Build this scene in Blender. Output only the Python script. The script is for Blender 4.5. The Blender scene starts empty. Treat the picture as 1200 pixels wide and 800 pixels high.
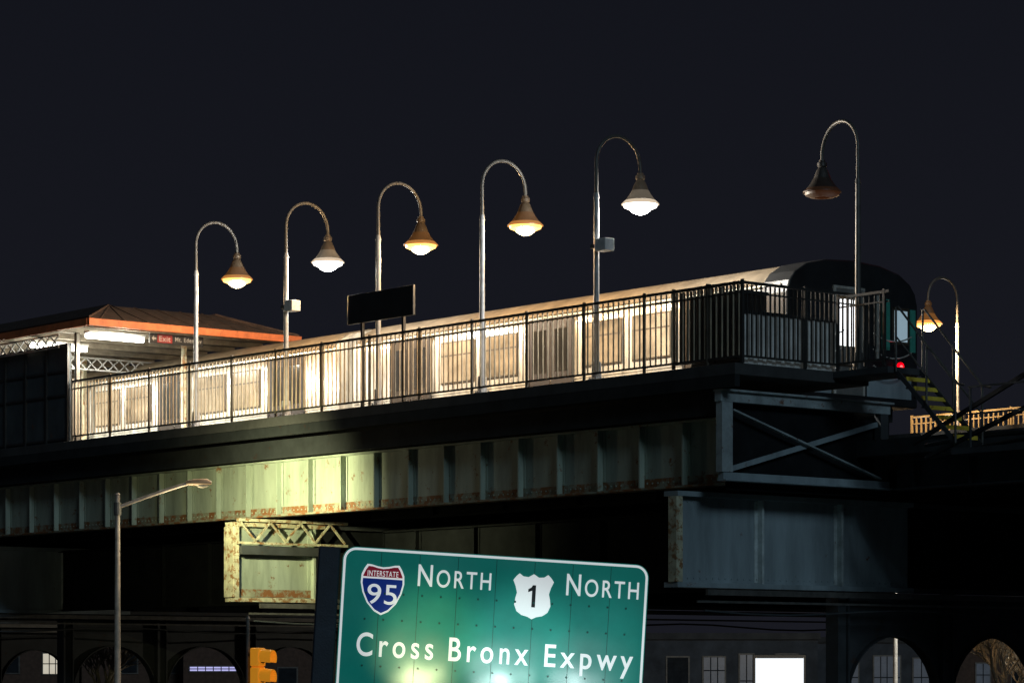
import bpy, bmesh, math, random
from mathutils import Vector, Matrix
random.seed(7)
S=bpy.context.scene
S.view_settings.view_transform='Standard'; S.view_settings.look='None'
S.view_settings.exposure=0; S.view_settings.gamma=1
COL=S.collection
PZ=6.9   # platform level
CAM=Vector((37.41,-34.15,1.7)); R=Vector((.634,.773)); F=Vector((-.773,.634))
def cw(r,f):
    p=R*r+F*f; return (CAM.x+p.x, CAM.y+p.y)
YAW=math.atan2(.773,.634)

# ---------------------------------------------------------------- materials
def mat(name, base, rough=.6, metal=0., vary=.35, scale=3., rust=0., rustcol=(.16,.06,.025), emit=None, es=0., bump=.15, streak=False, coat=0., fine=40., bdist=.02, spec=.5):
    m=bpy.data.materials.new(name); m.use_nodes=True
    nt=m.node_tree; N=nt.nodes; L=nt.links
    b=N['Principled BSDF']
    tc=N.new('ShaderNodeTexCoord'); mp=N.new('ShaderNodeMapping')
    L.new(tc.outputs['Object'],mp.inputs['Vector'])
    if streak: mp.inputs['Scale'].default_value=(1,1,.18)
    n=N.new('ShaderNodeTexNoise'); n.inputs['Scale'].default_value=scale; n.inputs['Detail'].default_value=8; n.inputs['Roughness'].default_value=.65
    L.new(mp.outputs[0],n.inputs['Vector'])
    r=N.new('ShaderNodeValToRGB')
    c0=[max(0,c*(1-vary)) for c in base]; c1=[min(1,c*(1+vary)) for c in base]
    r.color_ramp.elements[0].position=.3; r.color_ramp.elements[1].position=.7
    r.color_ramp.elements[0].color=(*c0,1); r.color_ramp.elements[1].color=(*c1,1)
    L.new(n.outputs['Fac'],r.inputs['Fac'])
    out=r.outputs['Color']
    if rust>0:
        n2=N.new('ShaderNodeTexNoise'); n2.inputs['Scale'].default_value=scale*1.7; n2.inputs['Detail'].default_value=12; n2.inputs['Roughness'].default_value=.75
        L.new(tc.outputs['Object'],n2.inputs['Vector'])
        r2=N.new('ShaderNodeValToRGB'); r2.color_ramp.elements[0].position=.68-rust*.35; r2.color_ramp.elements[1].position=.72-rust*.3
        L.new(n2.outputs['Fac'],r2.inputs['Fac'])
        mx=N.new('ShaderNodeMixRGB'); L.new(r2.outputs['Color'],mx.inputs['Fac']); L.new(out,mx.inputs['Color1']); mx.inputs['Color2'].default_value=(*rustcol,1)
        out=mx.outputs['Color']
    L.new(out,b.inputs['Base Color'])
    b.inputs['Roughness'].default_value=rough; b.inputs['Metallic'].default_value=metal
    b.inputs['Specular IOR Level'].default_value=spec
    if coat: b.inputs['Coat Weight'].default_value=coat; b.inputs['Coat Roughness'].default_value=.24
    if bump:
        n3=N.new('ShaderNodeTexNoise'); n3.inputs['Scale'].default_value=fine; n3.inputs['Detail'].default_value=1 if coat else 4
        L.new(tc.outputs['Object'],n3.inputs['Vector'])
        bp=N.new('ShaderNodeBump'); bp.inputs['Strength'].default_value=bump; bp.inputs['Distance'].default_value=bdist
        L.new(n3.outputs['Fac'],bp.inputs['Height']); L.new(bp.outputs[0],b.inputs['Normal'])
        if coat: L.new(bp.outputs[0],b.inputs['Coat Normal'])
    if emit:
        b.inputs['Emission Color'].default_value=(*emit,1); b.inputs['Emission Strength'].default_value=es
    return m
girder_paint=mat('girder_paint',(.32,.37,.30),.6,rust=.27,streak=True,scale=2.0,rustcol=(.2,.09,.03),vary=.38)
rust_edge=mat('rusty_edge_paint',(.26,.27,.2),.7,rust=.62,scale=2.6,rustcol=(.22,.09,.03))
steel_blue=mat('steel_grey_paint',(.28,.34,.365),.6,rust=.15,streak=True,scale=1.6)
pale_steel=mat('pale_steel_paint',(.5,.56,.56),.55,rust=.2,scale=3)
brace_m=mat('brace_grey_paint',(.33,.38,.39),.6,rust=.3,scale=3)
dark_steel=mat('dark_steel_paint',(.045,.05,.054),.7,rust=.25,rustcol=(.06,.03,.018),scale=2)
edge_m=mat('platform_edge_paint',(.022,.025,.027),.8,rust=.2,rustcol=(.03,.015,.01),scale=2,spec=.2)
shade_steel=mat('sooty_steel_paint',(.013,.0145,.016),.95,rust=.1,rustcol=(.018,.011,.007),scale=2,spec=.08)  # colour darkened to stand in for the shade beneath the deck
cream_steel=mat('cream_rusty_paint',(.50,.48,.34),.6,rust=.5,rustcol=(.26,.13,.05),scale=4)
fence_m=mat('fence_paint',(.04,.038,.035),.45,metal=.2,rust=.2,rustcol=(.08,.04,.02))
picket_m=mat('picket_paint',(.5,.42,.30),.4,metal=.1)
post_m=mat('fence_post_paint',(.10,.085,.065),.45,metal=.2)
concrete=mat('concrete',(.16,.155,.145),.85,scale=4)
concrete_dark=mat('concrete_dark',(.05,.05,.05),.9,scale=2)
asphalt=mat('asphalt',(.05,.05,.052),.9,scale=8,fine=120)
groundm=mat('ground_soil',(.06,.055,.045),.95,scale=.5)
pole_m=mat('galvanised_pole',(.34,.35,.36),.5,metal=.2,scale=6)
tan_pole=mat('tan_weathered_pole',(.46,.40,.33),.6,metal=.1,scale=6)
pole_dark=mat('weathered_pole',(.12,.115,.105),.5,metal=.3,scale=6)
stainless=mat('train_stainless',(.66,.63,.56),.26,metal=.4,vary=.55,scale=5.0,bump=.1,streak=True)
train_roof=mat('train_roof',(.18,.145,.10),.6,metal=.1,scale=3,rust=.15)
black_m=mat('black_paint',(.016,.017,.018),.4,vary=.3)
doorsteel=mat('door_brown_steel',(.022,.013,.007),.55)
rubber=mat('black_rubber',(.015,.015,.015),.7)
frame_m=mat('window_frame_metal',(.06,.045,.03),.5)
winglass=mat('train_window',(.26,.22,.16),.15,emit=(1,.75,.45),es=.14,bump=0,vary=.9,scale=1.3)
doorglass=mat('door_glass',(.02,.02,.02),.1,emit=(1,.7,.4),es=.02,bump=0)
litglass=mat('lit_cab_window',(.5,.5,.5),.2,emit=(.95,.98,1),es=2.2,bump=0,vary=.05)
cabglass=mat('cab_side_window',(.1,.14,.2),.1,emit=(.6,.85,1),es=.35,bump=0)
doorwhite=mat('end_door_steel',(.2,.195,.18),.45,metal=.2)
teal_m=mat('teal_edge_light',(.04,.22,.18),.5,emit=(.1,.9,.7),es=.012)  # teal light on the car's far edge, put into the colour
redlight=mat('tail_lens',(.3,.0,.0),.3,emit=(1,.0,.005),es=3,bump=0)
redoff=mat('tail_lens_unlit',(.12,.0,.0),.3,bump=0)
redcore=mat('tail_lamp_core',(.5,.02,.02),.3,emit=(1,.05,.05),es=5,bump=0)
rust_roof=mat('rust_red_eave',(.55,.15,.05),.6,rust=.2,scale=3)
roof_m=mat('canopy_roofing',(.055,.032,.022),.9,scale=5,vary=.6)
soffit_m=mat('canopy_soffit',(.36,.32,.26),.7)
white_paint=mat('white_paint',(.75,.77,.77),.5,rust=.1)
truss_white=mat('truss_grey_white',(.5,.51,.51),.5,rust=.1)
tube_m=mat('fluorescent_tube',(.9,.9,.8),.4,emit=(1,.97,.82),es=14,bump=0)
yellow_m=mat('safety_yellow',(.6,.5,.05),.6,rust=.3,emit=(.9,.75,.1),es=.015)  # faint emission brightens the stair edges, which are no lamp
signal_y=mat('signal_yellow_glow',(.95,.38,.02),.45,vary=.15,emit=(1,.36,.02),es=.34)  # housing is no lamp; its glow replaces light it does not receive
panel_grey=mat('corrugated_grey_panel',(.62,.64,.62),.6,rust=.1,emit=(.8,.85,.8),es=.015)  # faint emission stands in for light falling on the sheet
bark=mat('bark',(.32,.28,.22),.9,scale=8)
wallm=mat('dim_wall_paint',(.05,.056,.066),.85,scale=.8,vary=.6)
brickish=mat('dark_brick',(.09,.055,.04),.9,scale=6)
winlit=mat('lit_window',(.5,.5,.5),.4,emit=(1,.9,.7),es=.5,bump=0,vary=.6,scale=2)
winblue=mat('blue_lit_window',(.4,.45,.5),.4,emit=(.5,.48,.9),es=.9,bump=0)
windim=mat('dim_window',(.12,.13,.15),.3,emit=(.6,.75,1),es=.03,bump=0)
windark=mat('dark_window',(.02,.025,.03),.1,bump=0)
screen_m=mat('lit_screen',(.6,.6,.6),.4,emit=(.85,.93,1),es=1.0,bump=0,vary=.05)
sg=mat('green_sheeting',(.003,.25,.195),.38,vary=.18,scale=1.6,coat=.75,bump=.5,emit=(0,.5,.40),es=.115,fine=1.1,bdist=.08)  # emission here and in the three below stands in for headlight return
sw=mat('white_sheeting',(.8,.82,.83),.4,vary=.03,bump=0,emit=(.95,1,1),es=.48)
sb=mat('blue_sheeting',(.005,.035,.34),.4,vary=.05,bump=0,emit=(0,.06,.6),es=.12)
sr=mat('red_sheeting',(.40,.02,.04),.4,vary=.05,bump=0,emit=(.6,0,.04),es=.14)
sk=mat('black_lettering',(.01,.01,.012),.5,bump=0)
signside=mat('sign_dark_back',(.02,.03,.045),.5)
exit_red=mat('exit_red',(.2,.015,.015),.5,bump=0)

# ---------------------------------------------------------------- builders
class M:
    def __init__(s,base=(0,0,0)): s.bm=bmesh.new(); s.b=Vector(base)
    def box(s,x0,x1,y0,y1,z0,z1):
        r=bmesh.ops.create_cube(s.bm,size=1)
        for v in r['verts']:
            v.co=Vector(((x0+x1)/2+v.co.x*(x1-x0),(y0+y1)/2+v.co.y*(y1-y0),(z0+z1)/2+v.co.z*(z1-z0)))-s.b
        return s
    def beam(s,p,q,w,d):
        p=Vector(p);q=Vector(q);ax=(q-p);l=ax.length
        mt=Matrix.Translation((p+q)/2-s.b)@ax.to_track_quat('Z','Y').to_matrix().to_4x4()@Matrix.Diagonal((w,d,l,1))
        bmesh.ops.create_cube(s.bm,size=1,matrix=mt); return s
    def cyl(s,p,q,r,r2=None,seg=10):
        p=Vector(p);q=Vector(q);ax=q-p;l=ax.length
        mt=Matrix.Translation((p+q)/2-s.b)@ax.to_track_quat('Z','Y').to_matrix().to_4x4()
        bmesh.ops.create_cone(s.bm,cap_ends=True,segments=seg,radius1=r,radius2=r if r2 is None else r2,depth=l,matrix=mt); return s
    def tube(s,pts,r,seg=10):
        pts=[Vector(p)-s.b for p in pts]; rings=[]
        for i,p in enumerate(pts):
            t=(pts[min(i+1,len(pts)-1)]-pts[max(i-1,0)]).normalized()
            ref=Vector((1,0,0)) if abs(t.x)<.9 else Vector((0,1,0))
            a=t.cross(ref).normalized(); b=t.cross(a)
            rr=r[i] if isinstance(r,(list,tuple)) else r
            rings.append([s.bm.verts.new(p+a*math.cos(2*math.pi*k/seg)*rr+b*math.sin(2*math.pi*k/seg)*rr) for k in range(seg)])
        for i in range(len(rings)-1):
            for k in range(seg):
                s.bm.faces.new((rings[i][k],rings[i][(k+1)%seg],rings[i+1][(k+1)%seg],rings[i+1][k]))
        s.bm.faces.new(rings[0]); s.bm.faces.new(rings[-1][::-1]); return s
    def lathe(s,c,prof,seg=24):
        c=Vector(c)-s.b; rings=[]
        for r,z in prof: rings.append([s.bm.verts.new(c+Vector((r*math.cos(2*math.pi*k/seg),r*math.sin(2*math.pi*k/seg),z))) for k in range(seg)])
        for i in range(len(rings)-1):
            for k in range(seg): s.bm.faces.new((rings[i][k],rings[i][(k+1)%seg],rings[i+1][(k+1)%seg],rings[i+1][k]))
        return s
    def prism(s,poly,fn0,fn1):
        a=[s.bm.verts.new(Vector(fn0(*p))-s.b) for p in poly]; b=[s.bm.verts.new(Vector(fn1(*p))-s.b) for p in poly]
        n=len(poly); s.bm.faces.new(a); s.bm.faces.new(b[::-1])
        for i in range(n): s.bm.faces.new((a[i],b[i],b[(i+1)%n],a[(i+1)%n]))
        return s
    def poly(s,pts):
        s.bm.faces.new([s.bm.verts.new(Vector(p)-s.b) for p in pts]); return s
    def obj(s,name,m,parent=None,bevel=0,smooth=False,**kw):
        bmesh.ops.recalc_face_normals(s.bm,faces=s.bm.faces)
        me=bpy.data.meshes.new(name); s.bm.to_mesh(me); s.bm.free()
        me.materials.append(m)
        if smooth:
            for p in me.polygons: p.use_smooth=True
            try: me.set_sharp_from_angle(angle=math.radians(40))
            except Exception: pass
        o=bpy.data.objects.new(name,me); COL.objects.link(o)
        if parent: o.parent=parent
        else: o.location=s.b
        if bevel:
            bv=o.modifiers.new('bevel','BEVEL'); bv.width=bevel; bv.segments=2; bv.limit_method='ANGLE'
        for k,v in kw.items(): o[k]=v
        return o
def thing(name,loc,label,cat,group=None,rot=(0,0,0)):
    e=bpy.data.objects.new(name,None); e.empty_display_size=.3; e.location=loc; e.rotation_euler=rot; COL.objects.link(e)
    e['label']=label; e['category']=cat
    if group: e['group']=group
    return e
def light(name,kind,loc,energy,color,parent=None,rad=.08,**kw):
    l=bpy.data.lights.new(name,kind); l.energy=energy; l.color=color
    if kind!='SUN' and kind!='AREA': l.shadow_soft_size=rad
    for k,v in kw.items(): setattr(l,k,v)
    o=bpy.data.objects.new(name,l); o.location=loc; COL.objects.link(o)
    if parent: o.parent=parent
    return o
def text_part(name,body,x0,x1,zb,cap,y,m,parent,off=.012,space=1.1):
    cu=bpy.data.curves.new(name+'_curve','FONT'); cu.body=body; cu.size=1; cu.offset=off; cu.space_character=space
    t=bpy.data.objects.new(name+'_tmp',cu); COL.objects.link(t)
    bpy.context.view_layer.update()
    dg=bpy.context.evaluated_depsgraph_get()
    me=bpy.data.meshes.new_from_object(t.evaluated_get(dg))
    bpy.data.objects.remove(t)
    xs=[v.co.x for v in me.vertices]; ys=[v.co.y for v in me.vertices]
    mn,mxx=min(xs),max(xs); top=max(ys)
    for v in me.vertices:
        v.co=Vector((x0+(v.co.x-mn)/(mxx-mn)*(x1-x0), y, zb+v.co.y/top*cap))
    me.materials.clear(); me.materials.append(m)
    o=bpy.data.objects.new(name,me); COL.objects.link(o); o.parent=parent
    return o

# ---------------------------------------------------------------- ground / roads
g=M().box(-900,900,-900,900,-.5,0).obj('ground',groundm); g['kind']='structure'
rd=M().box(-300,60,-12,-2,-.02,.02).obj('road',asphalt); rd['kind']='structure'
pv=M().box(-300,60,-2,-.5,-.02,.14).obj('pavement',concrete); pv['kind']='structure'
mk=M()
for i in range(40): mk.box(-200+i*6,-197+i*6,-7.1,-6.95,.02,.024)
mk=mk.obj('road_markings',white_paint); mk['kind']='structure'

# ---------------------------------------------------------------- near platform
XE=1.9
pf=thing('station_platform',(0,0,0),'elevated concrete subway platform on steel beams above street','platform')
M().box(-60,XE,-.15,3.1,PZ-.2,PZ).obj('deck',concrete_dark,pf,.01)
M().box(-60,XE,-.16,-.04,PZ-.4,PZ-.203).obj('edge_beam',edge_m,pf)
M().box(-60,1.2,.1,.2,PZ-.82,PZ-.45).obj('edge_beam',edge_m,pf)
M().box(XE,3.2,2.2,3.1,PZ-.12,PZ-.01).obj('end_walkway',dark_steel,pf)

def plate_girder(x0,x1,y,z0,z1,sp,m,label,main=False,name='plate_girder'):
    t=thing(name,(x1,y,z0),label,'girder'); B=(x1,y,z0)
    M(B).box(x0,x1,y,y+.04,z0+.04,z1-.04).obj('web',m,t)
    M(B).box(x0,x1,y-.13,y+.17,z1-.04,z1).obj('flange',m,t,.006)
    M(B).box(x0,x1,y-.13,y+.17,z0,z0+.04).obj('flange',rust_edge if main else m,t,.006)
    M(B).box(x0,x1,y-.012,y-.001,z0+.042,z0+.2).obj('edge_angle',rust_edge if main else m,t)
    x=x1-.06; k=0
    while x>x0+.1 and x>-24:
        d=.14 if main else .12
        M(B).box(x-.015,x+.015,y-d,y-.023,z0+.042,z1-.042).box(x-.075,x+.075,y-.022,y-.013,z0+.21,z1-.05).obj('stiffener',m,t); x-=sp
    if main:
        rv=M(B); xx=x1-.14
        while xx>x0+.1 and xx>-22:
            rv.cyl((xx,y-.024,z0+.12),(xx,y-.012,z0+.12),.017,seg=6); xx-=.14
        rv.obj('rivets',m,t)
    return t
plate_girder(-60,1.22,.5,4.9,6.07,1.13,girder_paint,'long pale green riveted plate girder with stiffeners under platform',True)
plate_girder(-60,1.2,3.0,4.9,6.0,2.3,shade_steel,'dark plate girder along inner platform edge')
plate_girder(-60,.2,3.7,3.2,4.72,2.0,shade_steel,'deep dark steel girder under the tracks')
plate_girder(1.75,14,3.98,4.9,5.45,1.3,dark_steel,'dark steel track girder beyond the platform end')
td=thing('track_deck',(0,10,5.3),'dark open track deck between two platforms','elevated railway')
tb=(0,10,5.3)
M(tb).box(-60,14,3.45,16.6,5.5,5.78).obj('deck',dark_steel,td)
for y in (4.15,5.55,8.4,9.8,12.6,14.0): M(tb).box(-60,14,y-.03,y+.03,5.78,5.92).obj('rail',pole_dark,td)
for y in (6.5,9.5,12.5): M(tb).box(-60,14,y,y+.25,4.9,5.49).obj('stringer',shade_steel,td)

# end truss
X=1.4
ty=thing('end_truss',(X,0,4.93),'pale grey cross-braced steel truss at platform end','truss'); tB=(X,0,4.93)
M(tB).box(X-.08,X+.08,-.08,4.1,6.28,6.45).box(X-.1,X+.16,-.1,4.12,6.452,6.49).obj('chord',brace_m,ty,.006)
M(tB).box(X-.08,X+.06,.0,4.1,4.962,5.08).box(X-.08,X+.14,-.02,4.1,4.93,4.96).obj('chord',steel_blue,ty,.006)
M(tB).box(X-.08,X+.08,-.05,.2,5.082,6.278).obj('post',brace_m,ty,.006)
M(tB).box(X-.08,X+.08,3.85,4.05,5.082,6.278).obj('post',dark_steel,ty,.006)  # far post coloured darker for the shadow at this end
M(tB).beam((X+.05,.21,6.15),(X+.05,3.85,5.12),.1,.03).obj('brace',brace_m,ty)
M(tB).beam((X-.01,.21,5.14),(X-.01,3.85,6.1),.03,.09).obj('brace',steel_blue,ty)
M(tB).box(X-.16,X-.14,.25,4.3,4.8,6.3).obj('shade_plate',shade_steel,ty)  # dark sheet added to paint the shade inside the truss

# ---------------------------------------------------------------- bents
def bent(x,lattice=False,face=steel_blue,near=True):
    t=thing('steel_bent',(x,0,0),'deep riveted steel cross girder on arched columns carrying tracks' if not lattice else 'pale green steel cross girder with lattice top under platform','steel bent','steel bents carrying the elevated line')
    B=(x,0,0)
    ysplit=2.0 if lattice else 5.6  # lit face up to the split, shade-darkened steel beyond it
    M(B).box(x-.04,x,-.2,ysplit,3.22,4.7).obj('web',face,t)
    M(B).box(x-.04,x-.005,ysplit,19.8,3.22,4.7).obj('web',shade_steel,t)
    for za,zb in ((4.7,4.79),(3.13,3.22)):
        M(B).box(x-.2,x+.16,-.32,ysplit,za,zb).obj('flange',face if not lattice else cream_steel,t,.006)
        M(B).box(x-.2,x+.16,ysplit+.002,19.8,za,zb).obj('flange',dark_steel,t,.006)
    M(B).box(x-.2 if lattice else x-.06,x+.16,-.35,-.2,3.222,4.698).obj('end_post',cream_steel,t,.01)
    y=1.75
    while y<19.5:
        M(B).box(x+.015,x+.13,y-.025,y+.025,3.222,4.698).box(x+.001,x+.014,y-.1,y+.1,3.24,4.68).obj('stiffener',(pale_steel if not lattice else face) if y<ysplit else shade_steel,t); y+=2.0
    if near:
        rv=M(B); y=-.1
        while y<ysplit:
            for z in (3.3,4.62): rv.cyl((x+.001,y,z),(x+.014,y,z),.017,seg=6)
            y+=.15
        rv.obj('rivets',face,t)
    if lattice:
        l=M(B); xx=x+.25
        l.box(xx-.05,xx+.05,-.3,2.5,4.80,4.86); l.box(xx-.05,xx+.05,-.3,2.5,4.33,4.38)
        n=7
        for i in range(n):
            y0=-.25+i*.385
            a,bb=(4.4,4.8) if i%2 else (4.8,4.4)
            l.beam((xx,y0,a),(xx,y0+.385,bb),.04,.04)
        l.obj('lattice',cream_steel,t)
        M(B).box(x+.02,x+.22,-.18,2.0,4.12,4.30).obj('recess_beam',dark_steel,t)
        M(B).box(x+.001,x+.015,-.18,2.0,3.24,3.4).obj('edge_angle',rust_edge,t)
    ys=[3.8,6.6] if lattice else [3.8,6.6,9.4,12.2]
    for y in ys:
        cc=M(B); cc.box(x-.14,x+.06,y-.11,y+.11,0,3.12); cc.box(x-.2,x+.12,y-.15,y-.115,0,3.12); cc.box(x-.2,x+.12,y+.115,y+.15,0,3.12); cc.box(x-.35,x+.28,y-.3,y+.3,-.05,.06)
        cc.obj('column',dark_steel,t,.005)
    for a,c2 in zip(ys,ys[1:]):
        y0=a+.16; y1=c2-.16; zt=3.12; n=16
        pts=[]
        for i in range(n+1):
            th=math.pi*i/n
            pts.append(((y0+y1)/2-(y1-y0)/2*math.cos(th),1.1+1.22*math.sin(th)))
        ar=M(B)
        for i in range(n):
            (p0,z0),(p1,z1)=pts[i],pts[i+1]
            ar.prism([(p0,z0),(p1,z1),(p1,zt),(p0,zt)],lambda y,z:(x-.08,y,z),lambda y,z:(x-.02,y,z))
            ar.prism([(p0,z0),(p1,z1),(p1,z1+.035),(p0,z0+.035)],lambda y,z:(x-.16,y,z),lambda y,z:(x+.08,y,z))
        bmesh.ops.remove_doubles(ar.bm,verts=ar.bm.verts,dist=.0005)
        ar.obj('arch_bracket',dark_steel,t)
    M(B).box(x+.3,x+.36,.2,19.8,3.0,3.1).obj('conduit',pole_dark,t)
    M(B).box(x+.5,x+.53,-.2,19.8,2.86,2.9).obj('conduit',pole_dark,t)
    M(B).tube([(x+.7,-.2+i*1.0,2.72-.06*math.sin(i*.9)) for i in range(20)],.02,6).obj('conduit',dark_steel,t)
    return t
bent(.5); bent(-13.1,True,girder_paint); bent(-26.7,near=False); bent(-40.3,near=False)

# ---------------------------------------------------------------- fences
def fence(p0,p1,z,h,label,post=1.64,sp=.125,name='platform_fence',m=None,bar=.02,pm=None,pw=.05,xm=None):
    m=m or fence_m
    p0=Vector((*p0,z)); p1=Vector((*p1,z)); d=p1-p0; L=d.length; d.normalize()
    t=thing(name,p0,label,'fence'); B=p0
    for zz,w in ((h-.03,.045),(h-.2,.025),(.12,.035)): M(B).beam(p0+Vector((0,0,zz)),p1+Vector((0,0,zz)),w,w).obj('rail',m,t)
    f=M(B); k=sp
    while k<L-.02:
        q=p0+d*k; f.beam(q+Vector((0,0,.14)),q+Vector((0,0,h-.06)),bar,bar); k+=sp
    f.obj('pickets',pm or m,t)
    k=0
    while k<L+.01:
        q=p0+d*k; M(B).beam(q,q+Vector((0,0,h+.02)),pw,pw).obj('post',xm or m,t); k+=post
    return t
fence((-20,0),(XE-.04,0),PZ,1.4,'long dark steel picket fence along platform edge',post=1.62,pm=picket_m,sp=.14,bar=.021,pw=.042,xm=post_m)
fence((XE,.02),(XE,3.06),PZ,1.4,'dark steel picket fence across the platform end',post=1.5,sp=.11,bar=.024)
fence((XE+.08,2.24),(3.2,2.24),PZ,1.3,'short dark picket fence beside end walkway',post=1.1)
fence((.05,.14),(XE-.1,.14),PZ,1.42,'dark double layer picket fence at platform corner',post=.9,sp=.09,bar=.035)
cp=thing('corrugated_screen',(XE-.12,.3,PZ),'weathered grey corrugated metal screen behind end fence','screen')
c=M((XE-.12,.3,PZ)); y=.15; i=0
while y<2.35:
    xx=XE-.14+(.03 if i%2 else 0); c.box(xx-.02,xx+.01,y,y+.112,PZ+.004,PZ+.86); y+=.11; i+=1
c.obj('sheet',panel_grey,cp)
M((XE-.12,.3,PZ)).box(XE-.17,XE-.09,.12,2.4,PZ+.862,PZ+.92).obj('frame',dark_steel,cp)
cb=thing('equipment_cabinet',(.9,.6,PZ),'dark metal equipment cabinet at platform corner','cabinet')
M((.9,.6,PZ)).box(.25,1.55,.35,.9,PZ,PZ+1.25).obj('body',black_m,cb,.02)
M((.9,.6,PZ)).box(.3,.88,.33,.349,PZ+.1,PZ+1.15).obj('door',dark_steel,cb,.005)
M((.9,.6,PZ)).box(.92,1.5,.33,.349,PZ+.1,PZ+1.15).obj('door',dark_steel,cb,.005)
M((.9,.6,PZ)).box(.2,1.6,.3,.95,PZ+1.252,PZ+1.3).obj('lid',dark_steel,cb,.01)

ws=thing('windscreen_wall',(-20.1,0,PZ),'dark panelled steel windscreen wall on station platform','wall'); B=(-20.1,0,PZ)
wsm=mat('windscreen_paint',(.06,.072,.077),.6,rust=.2,scale=2)
M(B).box(-45,-20.1,-.03,.03,PZ,PZ+2.25).obj('panel',wsm,ws)
c=M(B)
for i in range(26): c.box(-20.15-i*.95,-20.09-i*.95,-.08,-.031,PZ,PZ+2.25)
for zz in (.05,1.05,1.6,2.2): c.box(-45,-20.1,-.06,-.032,PZ+zz,PZ+zz+.05)
c.obj('frame',fence_m,ws)

# ---------------------------------------------------------------- gooseneck lamps
WARM=(1,.64,.31); COOL=(1,.96,.88)
def goose(x,y,kind,label,rot=0,box=False,z=PZ,power=1.):
    t=thing('platform_lamp',(x,y,z),label,'lamp','gooseneck platform lamps',rot=(0,0,rot))
    p=M(); p.cyl((0,0,0),(0,0,3.3),.055,.045,14); p.cyl((0,0,3.3),(0,0,3.4),.058,.038,14); p.cyl((0,0,0),(0,0,.35),.1,.085,14); p.cyl((0,0,.0),(0,0,.04),.17,.17,14)
    for a in range(4): p.cyl((.12*math.cos(a*1.571+.78),.12*math.sin(a*1.571+.78),.04),(.12*math.cos(a*1.571+.78),.12*math.sin(a*1.571+.78),.08),.015)
    p.obj('pole',pole_m if kind!='off' else pole_dark,t,smooth=True)
    r=.53; pts=[(0,0,3.38),(0,0,3.7)]
    for i in range(19):
        th=math.pi*i/18; pts.append((0,r-r*math.cos(th),3.95+r*math.sin(th)))
    pts.append((0,2*r,3.8))
    M().tube(pts,.032,12).obj('gooseneck',pole_dark,t,smooth=True)
    col={'warm':(1,.38,.08),'cool':(1,.80,.58),'off':(1,.4,.15)}[kind]
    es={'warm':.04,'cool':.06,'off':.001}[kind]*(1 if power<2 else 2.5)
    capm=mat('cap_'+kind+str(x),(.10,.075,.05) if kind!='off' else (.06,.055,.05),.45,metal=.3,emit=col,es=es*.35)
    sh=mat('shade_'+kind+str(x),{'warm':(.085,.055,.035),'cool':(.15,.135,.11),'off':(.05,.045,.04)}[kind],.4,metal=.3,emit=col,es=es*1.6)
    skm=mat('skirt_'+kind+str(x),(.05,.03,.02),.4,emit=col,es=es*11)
    M().lathe((0,2*r,0),[(.0,3.87),(.055,3.87),(.055,3.84),(.085,3.82),(.085,3.76),(.065,3.74),(.095,3.70),(.13,3.62),(.155,3.55)],28).obj('lamp_cap',capm,t,smooth=True)
    M().lathe((0,2*r,0),[(.155,3.55),(.195,3.48),(.245,3.41),(.285,3.365),(.27,3.365),(.18,3.42),(.0,3.48)],28).obj('lamp_shade',sh,t,smooth=True)
    M().lathe((0,2*r,0),[(.286,3.364),(.345,3.305),(.345,3.29),(.33,3.29),(.27,3.345)],28).obj('shade_rim',skm,t,smooth=True)
    be={'warm':(1,.47,.10),'cool':(1,.90,.80),'off':(1,.3,.1)}[kind]
    bs={'warm':3.0,'cool':5,'off':.03}[kind]
    dm=mat('diffuser_'+kind+str(x),(.01,.01,.01) if kind!='off' else (.1,.08,.06),.5,emit=be,es=bs,bump=0)
    M().lathe((0,2*r,0),[(.24,3.34),(.315,3.29),(.30,3.245),(.22,3.21),(.13,3.20)],28).obj('diffuser',dm,t,smooth=True)
    if kind!='off':
        cm=mat('bulb_'+kind+str(x),(.01,.01,.01),.5,emit=(1,.84,.5) if kind=='warm' else (1,.98,.95),es=8 if kind=='warm' else 35,bump=0)
        M().lathe((0,2*r,0),[(.19,3.225),(.18,3.185),(.12,3.14),(.055,3.115),(0,3.11)],20).obj('bulb',cm,t,smooth=True)
        light('lamp_light','POINT',(0,2*r,3.05),{'warm':640,'cool':880}[kind]*power,WARM if kind=='warm' else COOL,t,.07)
    if box:
        q=M(); q.box(.06,.35,-.1,.12,box-.02,box+.2)
        q.obj('equipment_box',white_paint,t,.01)
        M().box(-.08,.08,-.08,.08,box+.05,box+.12).obj('clamp',pole_dark,t)
    return t
goose(-15.2,.2,'warm','curved gooseneck lamp glowing warm amber beside platform canopy')
goose(-11.82,.2,'cool','curved gooseneck lamp glowing white with small box on pole',box=2.2)
goose(-8.64,.2,'warm','curved gooseneck lamp glowing amber behind dark station board')
goose(-5.36,.2,'warm','curved gooseneck lamp glowing warm amber above platform fence')
goose(-2.07,.2,'cool','curved gooseneck lamp glowing bright white with box on pole',box=2.35)
goose(2.02,2.7,'off','unlit curved gooseneck lamp at end of platform',rot=math.radians(80.5))
goose(-11.2,20,'warm','curved gooseneck lamp glowing orange on opposite platform',rot=math.pi,power=2.2)

nb=thing('station_board',(-8.1,.1,PZ),'blank dark station board raised above fence on posts','sign'); B=(-8.1,.1,PZ)
M(B).box(-9.4,-7.25,-.0,.06,PZ+1.68,PZ+2.26).obj('panel',black_m,nb,.01)
for xx in (-9.05,-7.7): M(B).box(xx,xx+.06,.064,.12,PZ,PZ+2.2).obj('leg',fence_m,nb)

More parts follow.
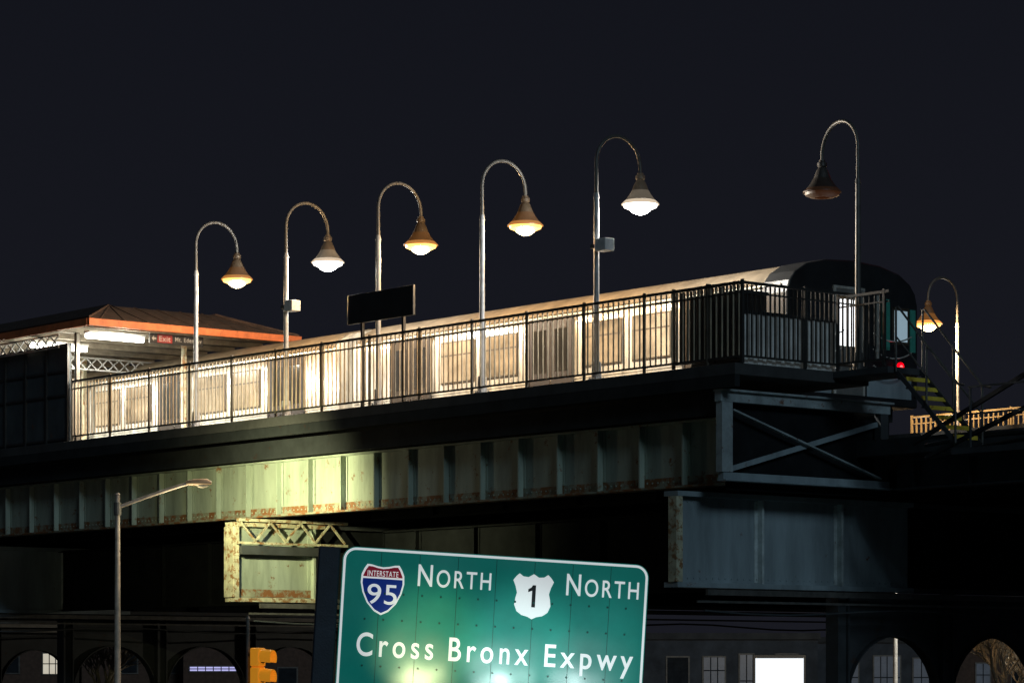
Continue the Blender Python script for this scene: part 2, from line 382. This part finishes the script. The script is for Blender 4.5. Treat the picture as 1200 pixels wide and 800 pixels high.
# ---------------------------------------------------------------- train
Y0=3.2;W=3.42;YC=Y0+W/2
prof=[(0,-.25),(0,1.66),(.06,1.88),(.2,2.05),(.5,2.22),(1.0,2.33),(1.71,2.37)]
prof=prof+[(W-a,b) for a,b in reversed(prof[:-1])]
def car(xf,label,front=False):
    t=thing('subway_car',(xf,YC,5.92),label,'subway train','cars of the subway train'); B=(xf,YC,5.92); Lc=13.3
    M(B).prism(prof,lambda y,z:(xf,Y0+y,PZ+z),lambda y,z:(xf-Lc,Y0+y,PZ+z)).obj('body',stainless,t,smooth=True)
    rp=[(.035,1.90),(.17,2.07),(.5,2.245),(1.0,2.355),(1.71,2.395)]; rp=rp+[(W-a,b) for a,b in reversed(rp[:-1])]
    M(B).prism(rp,lambda y,z:(xf-.25,Y0+y,PZ+z),lambda y,z:(xf-Lc+.1,Y0+y,PZ+z)).obj('roof',train_roof,t,smooth=True)
    q=M(B)
    for zz in (.05,.22,.39,.56,1.83): q.box(xf-Lc+.1,xf-.1,Y0-.012,Y0+.01,PZ+zz,PZ+zz+.03)
    q.obj('side_ribs',stainless,t)
    for dx in (2.0,6.6,11.2):
        xc=xf-dx
        for a,b_ in ((-.66,-.01),(.01,.66)): M(B).box(xc+a,xc+b_,Y0-.02,Y0-.004,PZ-.05,PZ+1.78).obj('door',doorsteel,t,.005)
        d=M(B); d.box(xc-.72,xc-.665,Y0-.03,Y0-.002,PZ-.05,PZ+1.8); d.box(xc+.665,xc+.72,Y0-.03,Y0-.002,PZ-.05,PZ+1.8); d.box(xc-.72,xc+.72,Y0-.035,Y0-.002,PZ+1.801,PZ+1.83)
        d.obj('door_frame',rubber,t)
        for a,b_ in ((-.53,-.14),(.14,.53)): M(B).box(xc+a,xc+b_,Y0-.027,Y0-.0205,PZ+.75,PZ+1.6).obj('door_window',doorglass,t)
    for wx in (3.6,5.0,8.2,9.6):
        xc=xf-wx
        q=M(B); q.box(xc-.56,xc+.56,Y0-.02,Y0-.003,PZ+.76,PZ+1.64); q.obj('window_frame',frame_m,t,.01)
        q=M(B); q.box(xc-.525,xc+.525,Y0-.026,Y0-.021,PZ+.795,PZ+1.33); q.box(xc-.525,xc+.525,Y0-.026,Y0-.021,PZ+1.36,PZ+1.605); q.obj('window',winglass,t)
    M(B).box(xf-Lc+.3,xf-.3,Y0+.25,Y0+W-.25,PZ-.5,PZ-.252).obj('underframe',rubber,t)
    for bx in (2.4,10.9):
        q=M(B)
        for k in (-.9,.9):
            for yy in (YC-.74,YC+.74): q.cyl((xf-bx+k,yy-.06,5.92+.36),(xf-bx+k,yy+.06,5.92+.36),.36,seg=20)
            q.cyl((xf-bx+k,YC-1,6.28),(xf-bx+k,YC+1,6.28),.07)
        q.box(xf-bx-1.2,xf-bx+1.2,YC-1.0,YC-.86,6.2,6.4); q.box(xf-bx-1.2,xf-bx+1.2,YC+.86,YC+1.0,6.2,6.4); q.box(xf-bx-.2,xf-bx+.2,YC-1,YC+1,6.2,6.42)
        q.obj('bogie',dark_steel,t)
    if front:
        pm=[(YC-Y0+(y-(YC-Y0))*1.012,z*1.012+.005) for y,z in prof]
        M(B).prism(pm,lambda y,z:(xf+.09,Y0+y,PZ+z),lambda y,z:(xf-.6,Y0+y,PZ+z+.012)).obj('front_mask',black_m,t,.03)
        XF=xf+.092
        q=M(B); q.box(XF,XF+.03,4.36,4.42,PZ-.1,PZ+1.85); q.box(XF,XF+.03,5.13,5.18,PZ-.1,PZ+1.85); q.box(XF,XF+.03,4.36,5.18,PZ+1.851,PZ+1.9); q.obj('door_frame',stainless,t)
        M(B).box(XF,XF+.015,4.422,5.128,PZ-.1,PZ+1.848).obj('end_door',doorwhite,t)
        M(B).box(XF+.016,XF+.022,4.5,5.03,PZ+.8,PZ+1.66).obj('end_door_window',litglass,t)
        M(B).box(XF,XF+.012,5.94,6.4,PZ+.92,PZ+1.62).obj('cab_window_frame',frame_m,t,.01)
        M(B).box(XF+.013,XF+.018,5.99,6.34,PZ+.98,PZ+1.56).obj('cab_window',cabglass,t)
        M(B).box(XF,XF+.012,3.4,4.1,PZ+.95,PZ+1.65).obj('cab_window_frame',rubber,t,.01)
        M(B).box(XF+.013,XF+.018,3.47,4.03,PZ+1.02,PZ+1.58).obj('cab_window',windark,t)
        M(B).box(XF,XF+.014,3.3,4.3,PZ-.1,PZ+.85).obj('lower_panel',steel_blue,t)
        M(B).box(XF,XF+.014,5.25,6.45,PZ-.1,PZ+.3).obj('lower_panel',steel_blue,t)
        M(B).box(XF,XF+.03,5.5,5.56,PZ+.6,PZ+1.8).obj('handrail',stainless,t)
        M(B).box(XF,XF+.02,5.66,5.86,PZ+.8,PZ+1.75).obj('teal_light_panel',teal_m,t)  # strips added to carry the painted teal light
        M(B).box(XF,XF+.02,6.42,6.56,PZ+.8,PZ+1.6).obj('teal_light_panel',teal_m,t)
        for yy in (3.65,6.12):
            M(B).cyl((XF+.031,yy,PZ+.5),(XF+.06,yy,PZ+.5),.085,seg=18).obj('tail_light',redlight if yy>5 else redoff,t)
            M(B).cyl((XF+.061,yy,PZ+.5),(XF+.075,yy,PZ+.5),.035,seg=14).obj('tail_lamp_bulb',redcore if yy>5 else redoff,t)
            M(B).cyl((XF+.015,yy,PZ+.5),(XF+.03,yy,PZ+.5),.12,seg=18).obj('lamp_bezel',rubber,t)
        light('tail_glow','POINT',(XF+.3,6.12,PZ+.5),18,(1,.01,.01),t,.05)
        for ya,yb in ((3.5,4.4),(5.18,6.2)):
            for z0,sag in ((1.05,.12),(.75,.14),(.45,.16)):
                M(B).tube([(XF+.25,ya+(yb-ya)*i/10,PZ+z0-sag*4*(i/10)*(1-i/10)) for i in range(11)],.014,6).obj('safety_chain',stainless,t)
        M(B).box(xf-.1,xf+.35,YC-.25,YC+.25,PZ-.5,PZ-.28).obj('coupler',dark_steel,t,.03)
    return t
car(-.3,'silver subway car with black rounded end and red tail light',True)
car(-14.1,'silver subway car standing at the platform beneath canopy')
car(-27.9,'silver subway car standing at the platform beneath canopy')

# ---------------------------------------------------------------- canopy
cn=thing('station_canopy',(-18.7,2.4,PZ),'hipped station canopy with rust red eaves and fluorescent lights','station canopy'); B=(-18.7,2.4,PZ)
ez=9.48
r=M(B)
e=[(-18.6,-.4,ez+.08),(-18.6,5.3,ez+.08),(-45,5.3,ez+.08),(-45,-.4,ez+.08)]
tp=[(-20.2,1.1,ez+.62),(-20.2,4.0,ez+.62),(-43,4.0,ez+.62),(-43,1.1,ez+.62)]
for i in range(4): r.poly([e[i],e[(i+1)%4],tp[(i+1)%4],tp[i]])
r.poly(tp)
o=r.obj('roof',roof_m,cn); sm=o.modifiers.new('s','SOLIDIFY'); sm.thickness=.04
r=M(B)
for i in range(9):
    y=-.1+i*.62
    ty_=min(max(y,1.1),4.0)
    r.beam((-18.62,y,ez+.085),(-20.2,ty_,ez+.625),.03,.03)
for i in range(24):
    x=-19-i*1.0
    r.beam((x,-.38,ez+.085),(min(x,-20.2),1.1,ez+.625),.03,.03)
r.obj('roof_seams',roof_m,cn)
M(B).box(-18.62,-18.54,-.44,5.34,ez-.09,ez+.07).obj('eave_trim',rust_roof,cn,.008)
M(B).box(-45,-18.63,-.46,-.38,ez-.09,ez+.07).obj('eave_trim',rust_roof,cn,.008)
M(B).box(-45,-18.63,-.37,5.28,ez+.03,ez+.06).obj('soffit',soffit_m,cn)
for i in range(10):
    x=-18.9-i*1.2; M(B).box(x,x+.07,-.37,5.25,ez-.1,ez+.028).obj('rafter',soffit_m,cn)
for x in (-20.0,-24.5,-29):
    for y in (.12,3.0): M(B).box(x-.05,x+.05,y-.05,y+.05,PZ,ez-.1).obj('post',cream_steel if y>1 else post_m,cn,.01)
def lattice(mb,p,q,h,n,w=.035):
    p=Vector(p);q=Vector(q);up=Vector((0,0,h))
    mb.beam(p,q,w*1.4,w*1.4); mb.beam(p+up,q+up,w*1.4,w*1.4)
    for i in range(n):
        a=p.lerp(q,i/n); c=p.lerp(q,(i+1)/n)
        mb.beam(a,c+up,w,w); mb.beam(a+up,c,w,w)
l=M(B); lattice(l,(-44,-.12,ez-.40),(-20.4,-.12,ez-.40),.28,60,.028); l.obj('lattice_truss',truss_white,cn)
for x in (-22.8,-26.5):
    l=M(B); lattice(l,(x,.2,ez-.58),(x,5.1,ez-.58),.28,16,.022); l.obj('cross_truss',truss_white,cn)
for (x,y) in ((-19.4,.05),(-21.9,.05),(-25.5,.3)):
    M(B).box(x-.12,x+.12,y-.05,y+1.45,ez-.16,ez-.11).obj('light_fitting',white_paint,cn)
    M(B).cyl((x,y-.05,ez-.22),(x,y+1.45,ez-.22),.06,seg=10).obj('fluorescent_tube',tube_m,cn,smooth=True)
    a=light('canopy_light','AREA',(0,0,0),300,(1,.95,.82),cn); a.location=Vector((x,y+.7,ez-.3))-Vector(B); a.data.shape='RECTANGLE'; a.data.size=.2; a.data.size_y=1.4
    a2=light('canopy_uplight','POINT',Vector((x+.4,y+.7,ez-.45))-Vector(B),42,(1,.95,.8),cn,.1)
ex=thing('exit_sign',(-18.95,1.4,9.16),'black hanging station sign with red exit panel','sign',rot=(0,0,math.pi/2))
M().box(0,1.45,0,.05,0,.23).obj('panel',black_m,ex,.005)
M().box(.2,.6,-.006,-.001,.02,.21).obj('red_panel',exit_red,ex)
sgrey=mat('sign_grey_letters',(.3,.3,.3),.5,bump=0)
text_part('exit_lettering','Exit',.25,.55,.055,.12,-.009,sgrey,ex)
text_part('street_lettering','Mt. Eden Av',.68,1.4,.075,.10,-.004,sgrey,ex)
M().poly([(.05,-.004,.11),(.11,-.004,.18),(.11,-.004,.13),(.17,-.004,.13),(.17,-.004,.09),(.11,-.004,.09),(.11,-.004,.04)]).obj('arrow_mark',sgrey,ex)
for xx in (.3,1.1): M().box(xx,xx+.02,.02,.04,.23,.4).obj('hanger',pole_m,ex)

# ---------------------------------------------------------------- end stair
stt=thing('end_stair',(3.35,2.65,5.5),'narrow yellow edged steel stair down to track walkway','stairs'); B=(3.35,2.65,5.5)
n=7
for i in range(n):
    x=3.25+i*.18; z=PZ-.03-(i+1)*.175
    M(B).box(x,x+.18,2.4,2.98,z-.03,z).obj('tread',dark_steel,stt)
    M(B).box(x+.18,x+.205,2.4,2.98,z-.065,z+.004).obj('nosing',yellow_m,stt)
for y in (2.37,3.0): M(B).beam((3.2,y,PZ-.05),(4.6,y,5.5),.03,.08).obj('stringer',dark_steel,stt)
for y in (2.35,3.02):
    a=M(B)
    a.tube([(3.2,y,PZ+1.0),(3.3,y,PZ+1.0),(4.6,y,6.5),(4.8,y,6.45)],.02,8); a.tube([(3.25,y,PZ+.5),(4.6,y,6.02)],.016,8)
    for x,z0,z1 in ((3.25,PZ-.1,PZ+1.0),(3.95,6.2,PZ+.28),(4.6,5.5,6.5)): a.cyl((x,y,z0),(x,y,z1),.02,seg=8)
    a.obj('handrail',pole_dark,stt,smooth=True)
wk=thing('track_walkway',(9,2.7,5.45),'dark narrow walkway with railing and cables beside tracks','walkway'); B=(9,2.7,5.45)
M(B).box(4.6,14,2.25,3.2,5.3,5.4).obj('deck',dark_steel,wk)
a=M(B)
for z in (5.95,6.4): a.beam((4.95,2.27,z),(14,2.27,z),.03,.03)
for i in range(8): a.beam((5+i*1.25,2.27,5.4),(5+i*1.25,2.27,6.4),.03,.03)
a.obj('railing',dark_steel,wk)
for k,(z,sg_) in enumerate(((5.6,.2),(5.7,.3),(5.85,.25))):
    M(B).tube([(3.2+i*.8,3.14,z-.25+sg_*math.sin(i*.5+k)*.5+i*.04) for i in range(14)],.035,8).obj('cable',black_m,wk,smooth=True)
for (a0,a1) in (((3.6,5.55),(6.6,6.75)),((3.9,5.3),(7.2,6.35))): M(B).beam((a0[0],2.4,a0[1]),(a1[0],2.4,a1[1]),.06,.07).obj('diagonal_beam',black_m,wk)

# ---------------------------------------------------------------- far platform
FZ=PZ-.02
fp=thing('opposite_platform',(0,18,FZ),'opposite elevated subway platform seen across tracks','platform'); B=(0,18,FZ)
M(B).box(-60,0,16.6,20.45,FZ-.2,FZ).obj('deck',concrete,fp)
M(B).box(-60,0,16.7,16.8,5.0,FZ-.21).obj('edge_beam',dark_steel,fp)
M(B).box(-60,0,19.7,19.8,4.9,FZ-.21).obj('edge_beam',dark_steel,fp)
fm=mat('lamplit_fence_paint',(.26,.20,.11),.5,metal=.1)  # yellow of the lamplight put into the picket colour
fence((-13.0,20.3),(-2,20.3),FZ,1.25,'picket fence lit amber on opposite platform',sp=.16,m=fm,bar=.035)

# ---------------------------------------------------------------- highway sign
sx0,sy0=cw(-.26,40)
TH=math.radians(3.4); K=1/85.
hs=thing('highway_sign',(sx0,sy0,0),'large green highway sign with white border and two route shields','sign',rot=(0,TH,YAW+math.radians(6)))
ZT=3.28; XL=-2.26
def P(a,b): return (XL+a*K, ZT-b*K)
Wp,Hp=361,232
def rrect(x0,x1,z0,z1,r,n=8):
    pts=[]
    for cx,cz,a0 in ((x1-r,z1-r,0),(x0+r,z1-r,90),(x0+r,z0+r,180),(x1-r,z0+r,270)):
        for i in range(n+1):
            t=math.radians(a0+90*i/n); pts.append((cx+r*math.cos(t),cz+r*math.sin(t)))
    return pts
x0,z1=P(0,0); x1,z0=P(Wp,Hp)
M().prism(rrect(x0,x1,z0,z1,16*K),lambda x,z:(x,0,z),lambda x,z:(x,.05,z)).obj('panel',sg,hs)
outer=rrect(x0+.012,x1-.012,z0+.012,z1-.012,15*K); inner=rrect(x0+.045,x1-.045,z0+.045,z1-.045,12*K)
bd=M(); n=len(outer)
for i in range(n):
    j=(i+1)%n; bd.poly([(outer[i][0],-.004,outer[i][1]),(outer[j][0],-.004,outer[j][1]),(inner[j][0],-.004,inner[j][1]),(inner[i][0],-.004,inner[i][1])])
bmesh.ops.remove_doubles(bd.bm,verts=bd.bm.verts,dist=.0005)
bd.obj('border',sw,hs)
sm=M()
for k in range(1,8): xx=x0+(x1-x0)*k/8; sm.box(xx-.004,xx+.004,-.002,-.0005,z0+.06,z1-.06)
for k in range(1,16):
    for zz in (z1-.62,z1-.98,z1-1.62,z1-2.0):
        xx=x0+(x1-x0)*(k+.35)/16.5; sm.cyl((xx,-.014,zz),(xx,-.001,zz),.015,seg=8)
sm.obj('seams_and_rivets',mat('seam_green',(.003,.09,.07),.4,bump=0,emit=(0,.5,.4),es=.02),hs)  # seams emit a little as well, matching the sheeting's painted light
def txt(name,s,a0,a1,b,cap,m,y=-.006,off=.012,space=1.1):
    xa,z=P(a0,b); xb,_=P(a1,b); return text_part(name,s,xa,xb,z,cap*K,y,m,hs,off,space)
for a0 in (89,264):
    txt('direction_lettering','N',a0,a0+17,41,25,sw,off=.008)
    txt('direction_lettering','ORTH',a0+22,a0+86,41,20,sw,off=.006,space=1.25)
txt('destination_lettering','Cross',22,112,126,27,sw,off=.012,space=1.35)
txt('destination_lettering','Bronx',130,224,126,27,sw,off=.012,space=1.35)
txt('destination_lettering','Expwy',243,348,126,26,sw,off=.012,space=1.35)
def shield(cx,cz,w,h,sc=1.):
    half=[(0,-.5),(.16,-.43),(.33,-.27),(.44,-.07),(.49,.12),(.48,.28),(.42,.40),(.36,.48),(.26,.475),(.13,.445),(0,.43)]
    pts=half+[(-x,z) for x,z in reversed(half[1:-1])]
    return [(cx+x*w*sc,cz+z*h*sc) for x,z in pts]
cx,cz=P(48,48)
def flat(name,poly,y,m): 
    o=M(); o.poly([(x,y,z) for x,z in poly]); return o.obj(name,m,hs)
w_,h_=52*K,60*K
flat('interstate_shield',shield(cx,cz,w_,h_),-.005,sw)
full=shield(cx,cz,w_,h_,.92)
zc=cz+h_*.22
def clip(poly,z,above):
    out=[]
    for i in range(len(poly)):
        a,b=poly[i],poly[(i+1)%len(poly)]
        ia=(a[1]>=z)==above; ib=(b[1]>=z)==above
        if ia: out.append(a)
        if ia!=ib: t=(z-a[1])/(b[1]-a[1]); out.append((a[0]+(b[0]-a[0])*t,z))
    return out
flat('shield_blue_field',clip(full,zc-.012,False),-.009,sb)
flat('shield_red_band',clip(full,zc+.012,True),-.009,sr)
txt('interstate_lettering','INTERSTATE',30,66,33,6.5,sw,-.013,.003,1.1)
txt('route_number','95',31,65.5,65,23,sw,-.013,.003,1.05)
half=[(0,-.5),(.10,-.45),(.24,-.42),(.36,-.34),(.42,-.2),(.40,-.05),(.37,.06),(.41,.2),(.47,.33),(.40,.42),(.33,.48),(.24,.42),(.12,.41),(0,.48)]
cx,cz=P(225,45)
flat('us_route_shield',[(cx+x*51*K,cz+z*54*K) for x,z in half+[(-x,z) for x,z in reversed(half[1:-1])]],-.005,sw)
fx,fz=P(225,58); k_=K
flat('route_number',[(fx+a*k_,fz+b_*k_) for a,b_ in ((-1.2,0),(3.2,0),(3.2,26),(-.6,26),(-2.2,23.2),(-5.8,21),(-5.8,17.4),(-1.2,19.4))],-.009,sk)
M().box(x0-.33,x0-.03,.08,.3,z0,z1-.02).obj('side_panel',signside,hs,.02)
for xx in (-1.4,1.0): M().box(xx-.1,xx+.1,.07,.25,-.1,z1-.2).obj('post',pole_m,hs)
for za in (z1-.5,z0+.4): M().beam((x0+.1,.06,za),(x1-.1,.06,za),.08,.02).obj('cross_rail',pole_m,hs)
for xx,yy,zz,en,cl,ang,tilt in ((-1.0,-2.1,1.44,180,(1,1,.5),50,14),(.2,-2.1,1.44,190,(.75,1,.95),50,14),(1.3,-2.1,1.44,95,(.8,1,1),56,13)):  # unseen spots on mounts, added to throw glare and fill on the sign
    M().box(xx-.14,xx+.14,yy-.1,yy+.06,zz-.14,zz-.04).beam((xx,-.01,.8),(xx,yy,zz-.12),.05,.05).obj('added_spot_mount',pole_dark,hs,.01)
    L_=light('added_glare_spot','SPOT',(xx,yy,zz),en,cl,hs,.12,spot_size=math.radians(ang),spot_blend=.9)
    L_.rotation_euler=(math.radians(90+tilt),0,0)

# ---------------------------------------------------------------- street lamp (cobra head)
def street_lamp(px,py,hx,hy,zt,zh,label,energy,col,spot=None):
    t=thing('street_lamp',(px,py,0),label,'street lamp','street lamps'); v=Vector((hx-px,hy-py,0)); L=v.length; d=v.normalized()
    p=M(); p.cyl((0,0,0),(0,0,zt+.15),.075,.045,14); p.cyl((0,0,0),(0,0,.5),.15,.12,14); p.cyl((0,0,zt+.15),(0,0,zt+.19),.06,.03,14); p.obj('pole',tan_pole if spot else pole_m,t,smooth=True)
    pts=[d*(L-.2)*k/8+Vector((0,0,zt-.1+(zh-zt+.1)*(1-(1-k/8)**1.1))) for k in range(9)]
    M().tube(pts,.035,10).obj('arm',tan_pole,t,smooth=True)
    M().cyl((0,0,zt-.25),(0,0,zt),.075,.075,14).obj('arm_bracket',pole_dark,t)
    h=M(); c=Vector((hx-px,hy-py,zh)); up=Vector((0,0,1))
    h.tube([c-d*.28,c-d*.2+up*.01,c-d*.05+up*.015,c+d*.12+up*.015,c+d*.22],[.04,.055,.07,.07,.03],14); h.obj('lamp_head',mat('lamp_housing',(.40,.29,.18),.5,metal=.1),t,smooth=True)
    h=M(); h.tube([c-d*.05-up*.04,c+d*.05-up*.055,c+d*.15-up*.04],[.04,.05,.03],12); h.obj('lens',mat('street_lens',(.4,.36,.26),.3,emit=(1,.9,.55),es=.05,bump=0),t,smooth=True)
    if spot:
        l=light('street_light','SPOT',tuple(c-up*.3),energy,col,t,.06,spot_size=math.radians(106),spot_blend=1.)
        l.rotation_euler=Vector(spot).to_track_quat('-Z','Y').to_euler()
        light('lamp_spill','POINT',tuple(c-up*.7-d*.3),50,(1,.85,.55),t,.1)
    else: light('street_light','POINT',tuple(c-up*.3),energy,col,t,.09)
street_lamp(-11.65,-3.95,-10.6,-2.7,5.0,5.38,'grey street lamp on tall pole with angled arm',1550,(1,.97,.52),spot=(-.36,1,.0))
bx,by=cw(11.1,84); bh,bk=cw(12.6,82.5)
street_lamp(bx,by,bh,bk,5.2,5.6,'distant grey street lamp beside low buildings and trees',1800,(1,.9,.72))

# ---------------------------------------------------------------- traffic signal
ts=thing('traffic_signal',(-5.68,-4.7,0),'yellow three-section traffic signal seen from the side on pole','traffic light',rot=(0,0,YAW+math.radians(68)))
for i in range(3):
    z=1.08+i*.345
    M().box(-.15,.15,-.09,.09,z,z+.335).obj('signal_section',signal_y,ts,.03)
    v=M(); seg=14
    for k in range(seg):
        a0=math.radians(-35+250*k/seg); a1=math.radians(-35+250*(k+1)/seg)
        c0=(.135*math.cos(a0),z+.17+.135*math.sin(a0)); c1=(.135*math.cos(a1),z+.17+.135*math.sin(a1))
        d0=(.145*math.cos(a0),z+.17+.145*math.sin(a0)); d1=(.145*math.cos(a1),z+.17+.145*math.sin(a1))
        v.prism([c0,c1,d1,d0],lambda x,zz:(x,-.092,zz),lambda x,zz:(x,-.31,zz-.02))
    bmesh.ops.remove_doubles(v.bm,verts=v.bm.verts,dist=.0005)
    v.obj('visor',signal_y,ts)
    M().cyl((0,-.091,z+.17),(0,-.11,z+.17),.115,seg=20).obj('lens',windark,ts)
M().cyl((.0,.2,0),(0,.2,2.62),.04,.035,12).cyl((0,.2,2.62),(0,.2,2.68),.05,.02,12).obj('pole',pole_dark,ts,smooth=True)
for z in (1.2,1.95): M().box(-.03,.03,.09,.2,z,z+.06).obj('bracket',pole_dark,ts)

# ---------------------------------------------------------------- background
def building(r0,r1,f,dp,h,m,wins,label,cat='building'):
    x,y=cw((r0+r1)/2,f); w=r1-r0
    t=thing('low_building',(x,y,0),label,cat,rot=(0,0,YAW))
    M().box(-w/2,w/2,0,dp,0,h).obj('wall',m,t)
    M().box(-w/2-.1,w/2+.1,-.1,dp+.1,h,h+.25).obj('parapet',concrete_dark,t)
    for (a,b,z0,z1,wm) in wins:
        M().box(a-w/2-.06,b-w/2+.06,-.05,-.003,z0-.06,z1+.06).obj('window_frame',pole_dark,t)
        q=M(); q.box(a-w/2,b-w/2,-.07,-.051,z0,z1); q.obj('window',wm,t)
        nb_=max(1,int((b-a)/.35))
        q=M()
        for i in range(1,nb_+1): xx=a+(b-a)*i/(nb_+1)-w/2; q.box(xx-.02,xx+.02,-.09,-.071,z0,z1)
        q.box(a-w/2,b-w/2,-.095,-.091,(z0+z1)/2-.02,(z0+z1)/2+.02)
        q.obj('window_bars',windark,t)
    return t
building(5,11.8,112,10,2.9,wallm,[(1.0,1.8,1.2,2.2,windark),(2.4,3.2,1.2,2.2,windim),(3.8,4.3,.3,2.3,windim),(5.2,6.0,1.2,2.3,windark)],'low grey painted shed beyond the elevated line')
building(12.5,19,125,10,2.9,wallm,[(1.2,2.4,.5,2.3,windim),(3.1,4.2,.5,2.3,windim),(4.8,5.8,.6,2.2,windim)],'low pale storefront with dim windows')
building(19.8,27,130,12,3.6,brickish,[(1,1.6,1,2,windim),(2.6,3.2,1,2,windark),(4.2,4.8,1,2,winlit)],'low dark brick building with small windows')
building(-24,-12.6,130,12,3.7,brickish,[(3.0,4.4,1.55,2.45,winlit),(1.2,1.9,1.6,2.4,windark),(6.4,7.2,1.6,2.4,windark),(8.6,9.4,1.6,2.4,windark)],'low dark brick building with one lit window')
building(-14.5,-7,128,12,3.1,brickish,[(.3,3.4,1.68,1.86,winblue),(4.2,5,1.0,1.8,windark)],'low dark building with blue strip light')
x,y=cw(9.22,100)
bb=thing('lit_billboard',(x,y,0),'small bright white lit billboard on two posts','billboard',rot=(0,0,YAW))
M().box(-.92,.92,0,.15,.85,2.25).obj('frame',black_m,bb,.02)
M().box(-.83,.83,-.02,-.004,.91,2.12).obj('screen',screen_m,bb)
for xx in (-.6,.5): M().box(xx,xx+.1,.03,.13,0,.85).obj('leg',pole_dark,bb)
def tree(x,y,h,label,seed):
    rnd=random.Random(seed)
    t=thing('bare_tree',(x,y,0),label,'tree'); tr=M(); cr=M()
    def grow(p,d,l,r,dep):
        q=p+d*l
        (tr if dep<2 else cr).tube([p,p.lerp(q,.5)+Vector((rnd.uniform(-.04,.04),rnd.uniform(-.04,.04),0))*l,q],[r,r*.85,r*.68],6 if dep>1 else 10)
        if dep>=6: return
        for k in range(3 if dep else 4):
            nd=(d+Vector((rnd.uniform(-.75,.75),rnd.uniform(-.75,.75),rnd.uniform(-.15,.5)))).normalized()
            grow(q if k<2 else p.lerp(q,.65),nd,l*rnd.uniform(.62,.85),r*.62,dep+1)
    grow(Vector((0,0,0)),Vector((0,0,1)),h*.22,.11,0)
    tr.obj('trunk',bark,t,smooth=True); cr.obj('crown',bark,t)
x,y=cw(12.9,76); tree(x,y,4.6,'bare leafless street tree with pale lit branches',3)
x,y=cw(14.0,79); tree(x,y,4.6,'bare leafless street tree with pale lit branches',5)
x,y=cw(-11,78); tree(x,y,4.2,'bare leafless street tree in shadow',9)

# ---------------------------------------------------------------- world, sun, camera
w=bpy.data.worlds.new('World'); S.world=w; w.use_nodes=True
nt=w.node_tree; bg=nt.nodes['Background']
tc=nt.nodes.new('ShaderNodeTexCoord'); sp=nt.nodes.new('ShaderNodeSeparateXYZ'); rp=nt.nodes.new('ShaderNodeValToRGB')
nt.links.new(tc.outputs['Generated'],sp.inputs[0]); nt.links.new(sp.outputs['Z'],rp.inputs[0])
rp.color_ramp.elements[0].position=0; rp.color_ramp.elements[0].color=(.0095,.010,.0145,1)
rp.color_ramp.elements[1].position=.3; rp.color_ramp.elements[1].color=(.0055,.0063,.0100,1)
nt.links.new(rp.outputs[0],bg.inputs[0]); bg.inputs[1].default_value=1
sun=light('cool_fill_sun','SUN',(0,0,30),.38,(.58,.82,1)); sun.data.angle=math.radians(12)  # added dim cool fill that lifts the dark steelwork
dirv=Vector((-.88,.3,-.40)); sun.rotation_euler=dirv.to_track_quat('-Z','Y').to_euler()

cd=bpy.data.cameras.new('camera'); cam=bpy.data.objects.new('camera',cd); COL.objects.link(cam); S.camera=cam
cam.location=CAM; fw=Vector((F.x,F.y,0)); cam.rotation_euler=fw.to_track_quat('-Z','Y').to_euler()
cd.sensor_width=36; cd.lens=102; cd.shift_y=(785-400)/1200.; cd.clip_end=3000; cd.clip_start=.1
